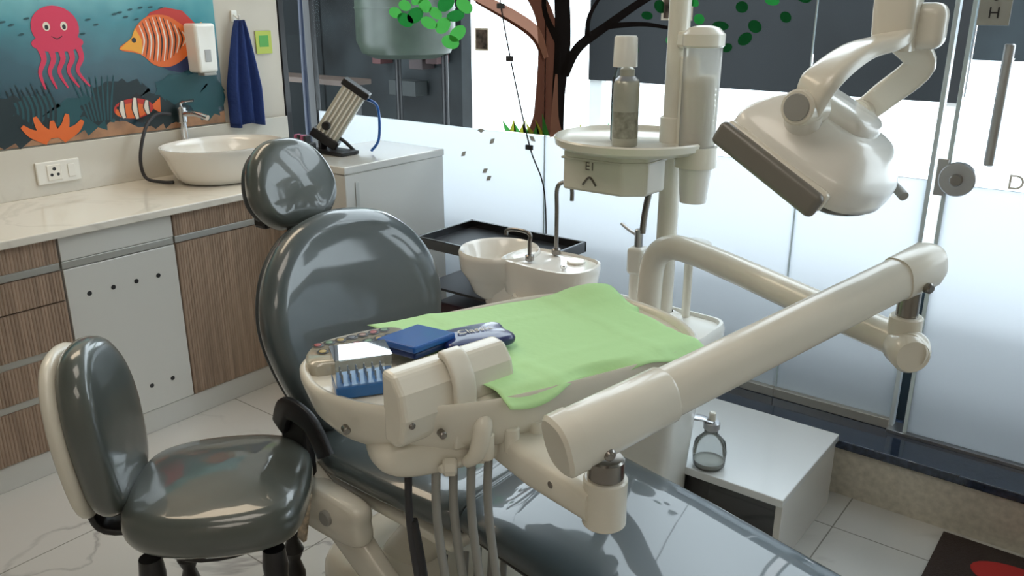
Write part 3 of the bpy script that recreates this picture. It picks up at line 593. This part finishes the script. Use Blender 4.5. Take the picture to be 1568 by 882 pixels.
sweep('handle_lever',[hcn-Z*.03+hd*.025+ho*.052,hcn-Z*.05+hd*.02+ho*.068,hcn-Z*.10+hd*.01+ho*.065,hcn-Z*.125+hd*.0+ho*.045],[.014,.018,.016,.010],white_pl,dt,n=16)
for s in (-.03,.035): cyl('handle_knob',hcn-Z*.125+hd*(s-.01)+ho*.03,hcn-Z*.125+hd*(s+.01)+ho*.045,.017,white_pl,dt,n=8,bev=.004)
cyl('handle_axle',hcn-Z*.125-hd*.05+ho*.035,hcn-Z*.125+hd*.05+ho*.035,.008,white_pl,dt)
for q in (hcn-hd*.105+ho*.036-Z*.02,hcn+hd*.10+ho*.037-Z*.005): cyl('screw',q,q+ho*.006,.006,darksteel,dt,n=12)
for (l_,w_) in ((-.34,.105),(-.2,.195)):
    q=T0+L*l_+W*w_+Z*.855; cyl('bolt',q-W*.01,q+W*.008,.007,darksteel,dt,n=12)
sweep('support_bracket',[(-.90,1.13,.785),(-.75,1.07,.785),(-.61,1.03,.785)],[.05,.045,.038],white_pl,dt,sc=(1.1,.75),sq=5,n=20,smooth=False)
for q in ((-.80,1.045,.79),(-.70,1.01,.79)): cyl('bracket_screw',(q[0],q[1]+.02,q[2]),(q[0]-.002,q[1]-.003,q[2]),.007,darksteel,dt,n=12)
cyl('joint_lower',(-.61,1.03,.745),(-.61,1.03,.83),.036,white_pl,dt); cyl('joint_ring',(-.61,1.03,.83),(-.61,1.03,.865),.030,darksteel,dt)
pN=Vector((-.625,1.0,.918)); pF=Vector((-.325,1.635,1.082)); dd=(pF-pN).normalized()
pN2=pN-dd*.045; kw=dict(sc=(.82,.96),n=36,sq=2.7,smooth=False,split=35)
sweep('parallel_arm',[pN2+dd*.18,pF+dd*.02],[.043,.039],white_pl,dt,**kw)
sweep('arm_sleeve',[pN2,pN2+dd*.19,pN2+dd*.195],[.0505,.0475,.045],white_pl,dt,**kw)
sweep('arm_front_cap',[pN2-dd*.016,pN2-dd*.010,pN2+dd*.02],[.046,.0525,.0525],white_pl,dt,**kw)
sweep('arm_rear_cap',[pF-dd*.05,pF+dd*.025,pF+dd*.045],[.042,.044,.036],white_pl,dt,**kw)
an=Vector((dd.y,-dd.x,0)).normalized()
for q in (pN+dd*.015-Z*.028,pF-dd*.01-Z*.022): cyl('pivot_screw',q+an*.028,q+an*.044,.010,darksteel,dt,n=16)
cyl('joint_upper',(-.33,1.635,.985),(-.33,1.635,1.05),.020,darksteel,dt); cyl('joint_upper_sleeve',(-.33,1.635,.93),(-.33,1.635,.99),.030,white_pl,dt)
sweep('swing_tube',[(-1.035,1.94,.70),(-1.035,1.94,.82),(-1.025,1.94,.90),(-.98,1.935,.94),(-.90,1.915,.945),(-.75,1.84,.945),(-.55,1.74,.94),(-.33,1.635,.935),(-.31,1.60,.935)],.033,white_pl,dt,n=22)
lathe('tube_end',[(0,-.035),(.030,-.035),(.036,-.025),(.036,.02),(.03,.03),(0,.03)],(-.315,1.61,.93),white_pl,dt,axis=(.35,-.5,0)) 
def hose(nm,p,r,m): sweep(nm,p,r,m,dt,n=10)
bx=Vector((-.955,.935,.80))
for k,(dx,dy,c_) in enumerate([(0,0,rubber),(.03,.04,hose_m),(.045,.07,hose_m),(.07,.09,hose_m),(.085,.12,hose_m)]):
    q=bx+Vector((dx,dy,0)); hose('hose_%d'%k,[q,q+Vector((.0,-.005,-.15)),q+Vector((.01,.02,-.4)),q+Vector((-.05,.10,-.60)),q+Vector((-.15,.22,-.62)),q+Vector((-.22,.32,-.5))],.0085 if k else .007,c_)
sweep('handpiece',[bx+Vector((.005,0,-.14)),bx+Vector((.01,.01,-.26)),bx+Vector((.012,.015,-.36))],[.007,.011,.009],black,dt)
for k in range(3):
    q=T0+L*(-.12+.05*k)+W*.2; cyl('holder_%d'%k,q+Z*.79,q+Z*.84,.014,white_pl,dt)
# green drape
gd=root('green_drape'); 
A_=Vector((-1.245,1.115,0)); B_=Vector((-.995,1.60,0)); C_=Vector((-.64,1.480,0)); D_=Vector((-.805,1.025,0))
n=54; vs=[];fs=[]
for i in range(n+1):
    for j in range(n+1):
        u=i/n; v=j/n
        p=A_*(1-u)*(1-v)+B_*u*(1-v)+C_*u*v+D_*(1-u)*v
        z=.913+.0014*math.sin(u*7+v*3)+.0012*math.sin(v*11-u*5)
        z+=.0022*max(0,1-abs(((u*2)%1)-.5)*12)+.002*max(0,1-abs(((v*2)%1)-.5)*12)
        z+= .026*math.exp(-((u-.93)**2+(v-.12)**2)/.02)
        if v>.93: z-= (v-.93)*.25*(1+.4*math.sin(u*17))
        if u>.95 and v>.4: z-=(u-.95)*.4
        q=Vector((p.x+.004*math.sin(u*19+v*4),p.y+.004*math.sin(v*15),z))
        if v>.9: q+=W*((v-.9)*.15*math.sin(u*9+1))
        vs.append(q)
for i in range(n):
    for j in range(n): fs.append((i*(n+1)+j,i*(n+1)+j+1,(i+1)*(n+1)+j+1,(i+1)*(n+1)+j))
o=add('sheet',vs,fs,green,gd,True); s_=o.modifiers.new('s','SOLIDIFY'); s_.thickness=.0012
bb=root('bur_box'); bc=Vector((-1.055,.925,.893)); RB=Matrix((L,W,Z)).transposed()@Matrix.Rotation(.15,3,'Z')
box('base',bc+Z*.013,(.10,.07,.024),mat('bur_blue',(.01,.13,.40),.3,coat=.4),bb,.004,RB)
cl2=glass_mat('bur_lid',(.95,.97,.97),.08,.02,milk=.05)
for s1,s2,dims in ((0,.034,(.098,.002,.05)),(0,-.034,(.098,.002,.05)),(.048,0,(.002,.066,.05)),(-.048,0,(.002,.066,.05))): box('lid_side',bc+RB@Vector((s1,s2,.049)),dims,cl2,bb,0,RB)
box('lid_top',bc+Z*.075,(.10,.07,.002),cl2,bb,0,RB)
for i in range(6):
    for j in range(3):
        q=bc+RB@Vector((-.036+.0145*i,-.018+.018*j,0)); cyl('bur_%d_%d'%(i,j),q+Z*.02,q+Z*.042,.0014,steel,bb,n=6,bev=.0002)
bf=root('blue_instrument_case'); fcn=Vector((-1.065,1.075,0)); RF=Matrix((L,W,Z)).transposed()@Matrix.Rotation(-.35,3,'Z')@Matrix.Rotation(.10,3,'X')
box('case',fcn+Z*.940,(.105,.110,.014),blue,bf,.004,RF); box('case_spine',fcn+Z*.926,(.097,.102,.012),mat('blue_dark',(.006,.03,.15),.4),bf,.004,RF)
pc_=root('navy_pouch'); PO=Vector((-.995,1.165,.930)); cushion('pouch',[(-.06,-.04),(.06,-.045),(.067,0),(.06,.045),(-.06,.045),(-.067,0)],.020,.005,(PO,L,W,Z),mat('navy_vinyl',(.012,.02,.12),.3,coat=.5),pc_,edge=.12)
text('label','Classic',PO+Z*.0165,(0,0,1.1),.026,paper,pc_)

# ================================================================ LAMP
lp=root('operating_light')
p1=Vector((.873,-.149,-.466)).normalized(); nn=Vector((.473,.019,.880)).normalized(); p2=nn.cross(p1).normalized(); 
if p2.y<0: p2=-p2
RL=Matrix((p1,p2,nn)).transposed()
LC=Vector((-.495,1.513,1.282))
ctrl=[(-.112,-.115),(-.125,-.06),(-.12,.06),(-.10,.12),(-.03,.138),(.07,.130),(.115,.095),(.135,.0),(.118,-.10),(.07,-.128),(-.03,-.132)]
ol=[(p.x,p.y) for p in crom([(a,b,0) for a,b in ctrl],5,True)]
loft('housing',ol,[(.93,.93,-.020),(1,1,-.016),(1.02,1.02,0),(1.015,1.01,.022),(.995,.985,.030),(.93,.90,.046),(.80,.74,.070),(.70,.62,.083),(.62,.54,.087),(.05,.05,.090)],(LC,p1,p2,nn),white_pl2,lp,0)
loft('lens_bezel',ol,[(.6,.6,-.028),(.9,.9,-.03),(.95,.95,-.024),(.96,.96,-.014)],(LC,p1,p2,nn),mat('lens_grey',(.10,.10,.10),.2),lp)
loft('housing_ridge',ol,[(.56,.46,.075),(.54,.44,.102),(.48,.38,.110),(.05,.05,.111)],(LC-p1*.01,p1,p2,nn),white_pl2,lp,0)
box('side_shield',LC-p2*.146-nn*.014-p1*.008,(.225,.024,.044),mat('shield_grey',(.17,.16,.14),.3),lp,.011,RL,4)
box('side_shield_rim',LC-p2*.133-nn*.006-p1*.005,(.22,.02,.036),white_pl,lp,.008,RL,4)
cyl('latch',LC+p1*.10-p2*.05+nn*.025,LC+p1*.125-p2*.05+nn*.02,.012,hose_m,lp)
sweep('grip_far',[LC+p2*.12+p1*.06,LC+p2*.165+p1*.09,LC+p2*.15+p1*.125],.009,hose_m,lp)
J1=LC-p2*.115+nn*.095-p1*.02; J2=LC+p2*.115+nn*.085-p1*.02
ST=Vector((-.405,1.575,1.505))
cyl('yoke_joint_near',J1-p2*.035,J1+p2*.03,.029,white_pl,lp); cyl('yoke_joint_cap',J1-p2*.038,J1-p2*.034,.022,hose_m,lp); cyl('yoke_joint_far',J2-p2*.02,J2+p2*.02,.024,white_pl,lp)
cyl('joint_boss',LC-p2*.09+nn*.06-p1*.02,J1,.03,white_pl2,lp); cyl('joint_boss_far',LC+p2*.09+nn*.05-p1*.02,J2,.025,white_pl2,lp)
sweep('yoke_near',[J1,J1+Vector((.02,-.005,.045)),ST+Vector((-.03,-.10,-.035)),ST+Vector((0,-.04,-.02)),ST],[.026,.032,.030,.028,.03],white_pl,lp,sc=(.45,1.15),sq=4,n=20)
sweep('yoke_far',[J2,J2+Vector((.03,.01,.03)),ST+Vector((.035,.05,-.06)),ST+Vector((.01,.02,-.02))],[.022,.025,.026,.026],white_pl,lp,sc=(.4,1.0),sq=4,n=20)
sweep('stem',[ST-Z*.035,ST+Z*.03,ST+Vector((-.005,0,.12)),ST+Vector((-.01,.0,.30))],[.033,.036,.033,.033],white_pl,lp,sq=4,n=24)
box('stem_wing',ST+Vector((.045,.02,.005)),(.06,.05,.075),white_pl,lp,.02,None,4)
T2=ST+Vector((-.01,0,.30))
sweep('upper_arm',[T2,T2+Z*.03,(-.46,1.63,1.86),(-.75,1.82,1.92),(-1.02,1.99,1.98)],.03,white_pl,lp,n=18,sq=3)

# ================================================================ STOOL
sl=root('dentist_stool')
f=Vector((.70,.714,0)).normalized(); s=Vector((f.y,-f.x,0)); S0=Vector((-1.57,.930,.480))
sc2=[(-.19,-.10),(-.19,.10),(-.12,.18),(.02,.205),(.15,.18),(.20,.10),(.20,-.10),(.15,-.18),(.02,-.205),(-.12,-.18)]
cushion('seat',sc2,.10,.014,(S0,f,s,Z),vinyl2,sl,edge=.16)
bu=(Z*.985-f*.10).normalized(); bn=(f*.985+Z*.10).normalized()
bc2=[(-.08,0),(-.125,.05),(-.145,.18),(-.13,.29),(-.08,.365),(0,.385),(.08,.365),(.13,.29),(.145,.18),(.125,.05),(.08,0),(0,-.01)]
BO=S0-f*.215-s*.01
cushion('backrest',bc2,.075,.01,(BO,s,bu,bn),vinyl2,sl,edge=.18,bend=lambda a,b:.6*a*a)
cushion('backrest_shell',[(a*.97,b*.97+.004) for a,b in bc2],.035,.0,(BO-bn*.052,s,bu,bn),white_pl,sl,edge=.12,bend=lambda a,b:.6*a*a)
cyl('under_plate',S0-Z*.075,S0-Z*.048,.16,black,sl)
tp_=[(0,0),(.018,0),(.022,.02),(.014,.05),(.024,.09),(.026,.15),(.015,.19),(.027,.22),(.015,.25),(.024,.30),(.028,.37),(.024,.41),(0,.41)]
for k,(a,b) in enumerate(((.13,.13),(.13,-.13),(-.13,.13),(-.13,-.13))):
    q=S0+f*a+s*b; lathe('leg_%d'%k,tp_,(q.x,q.y,0),black,sl,18)
sweep('back_bracket',[S0-f*.10-Z*.06,S0-f*.25-Z*.06,S0-f*.28+Z*.02,S0-f*.29+Z*.08],.03,black,sl,sc=(1.2,.35),sq=4)

# ================================================================ LOW WHITE TABLE
lt=root('low_white_cabinet')
tt=mat('white_glass_top',(.72,.74,.74),.06,coat=1)
box2('top',(-1.15,-.65),(2.05,2.53),(.225,.25),tt,lt,.003); box2('side_r',(-.675,-.655),(2.07,2.52),(0,.225),lamin,lt,.002); box2('side_l',(-1.145,-1.125),(2.07,2.52),(0,.225),lamin,lt,.002)
box2('back',(-1.125,-.675),(2.51,2.525),(0,.225),lamin,lt,0); box2('front_dark',(-1.125,-.675),(2.085,2.10),(0,.224),blackgl,lt,0); box2('plinth_glass',(-1.14,-.655),(2.05,2.07),(0,.02),steel,lt,.001)
jb=root('glass_suction_jar'); jq=(-.895,2.10,.2505)
jg=glass_mat('jar_glass',(.92,.93,.93),.2,.02,milk=.2,milkcol=(.6,.62,.6))
lathe('jar',[(0,0),(.04,0),(.047,.01),(.049,.05),(.044,.08),(.025,.10),(.02,.105),(.02,.12)],jq,jg,jb)
lathe('liquid',[(0,.004),(.038,.004),(.044,.02),(0,.02)],jq,mat('murky_liquid',(.45,.46,.42),.2),jb,24); cyl('lid',(jq[0],jq[1],.37),(jq[0],jq[1],.395),.024,steel,jb)
sweep('bracket',[(jq[0],jq[1],.395),(jq[0]-.03,jq[1]-.02,.405),(-1.0,2.03,.41)],.012,steel,jb,sc=(1.5,.5)); cyl('nozzle',(jq[0],jq[1],.395),(jq[0],jq[1],.425),.010,white_pl,jb)
fm=root('printed_floor_mat'); mb=mat('mat_brown',(.035,.022,.018),.9,bump=.4,bscale=200)
box2('base',(-.32,.6),(1.9,2.575),(0.0,.008),mb,fm,.002)
for nm,pts,c in (('red',ell(-.10,2.44,.12,.07),(.40,.02,.015)),('skin',ell(-.20,2.30,.06,.05),(.42,.22,.12)),('red2',ell(.15,2.3,.12,.12),(.4,.02,.02))):
    add(nm,[(a,b,.0092) for a,b in pts],[tuple(range(len(pts)))],flat('mat_'+nm,c,.9),fm)
pp_=root('toothpaste_packet'); box('packet',(-1.46,1.075,.385),(.025,.012,.15),mat('packet_print',(.6,.5,.38),.5,var=.6,vscale=40),pp_,.003,Matrix.Rotation(.25,3,'Y')); box('tip',(-1.485,1.075,.465),(.022,.012,.02),flat('packet_orange',(.6,.25,.05)),pp_,.003)

# ================================================================ LIGHTS
def area(nm,loc,size,power,col,rot=(0,0,0)):
    l=bpy.data.lights.new(nm,'AREA'); l.shape='RECTANGLE'; l.size,l.size_y=size; l.energy=power; l.color=col
    o=bpy.data.objects.new(nm,l); o.location=loc; o.rotation_euler=rot; COL.objects.link(o); return o
area('ceiling_panel_light_counter',(-2.7,1.3,2.66),(.6,1.2),13,(1,.82,.60))
area('ceiling_panel_light_center',(-1.0,.6,2.66),(.9,.9),9,(1,.90,.78))
area('ceiling_panel_light_back',(.4,-1.0,2.66),(1.2,1.2),14,(1,.90,.78))
wd=bpy.data.worlds.new('sky'); scene.world=wd; wd.use_nodes=True; nt=wd.node_tree; bg=nt.nodes['Background']
bg.inputs['Color'].default_value=(.88,.95,1,1); bg.inputs['Strength'].default_value=4.9
# ================================================================ CAMERA
cam=bpy.data.cameras.new('camera'); co=bpy.data.objects.new('camera',cam); COL.objects.link(co)
co.location=(0,0,1.55); co.rotation_euler=(math.radians(71.3),0,math.radians(37.8)); cam.lens=29.85; cam.sensor_width=36; cam.clip_start=.05
scene.camera=co
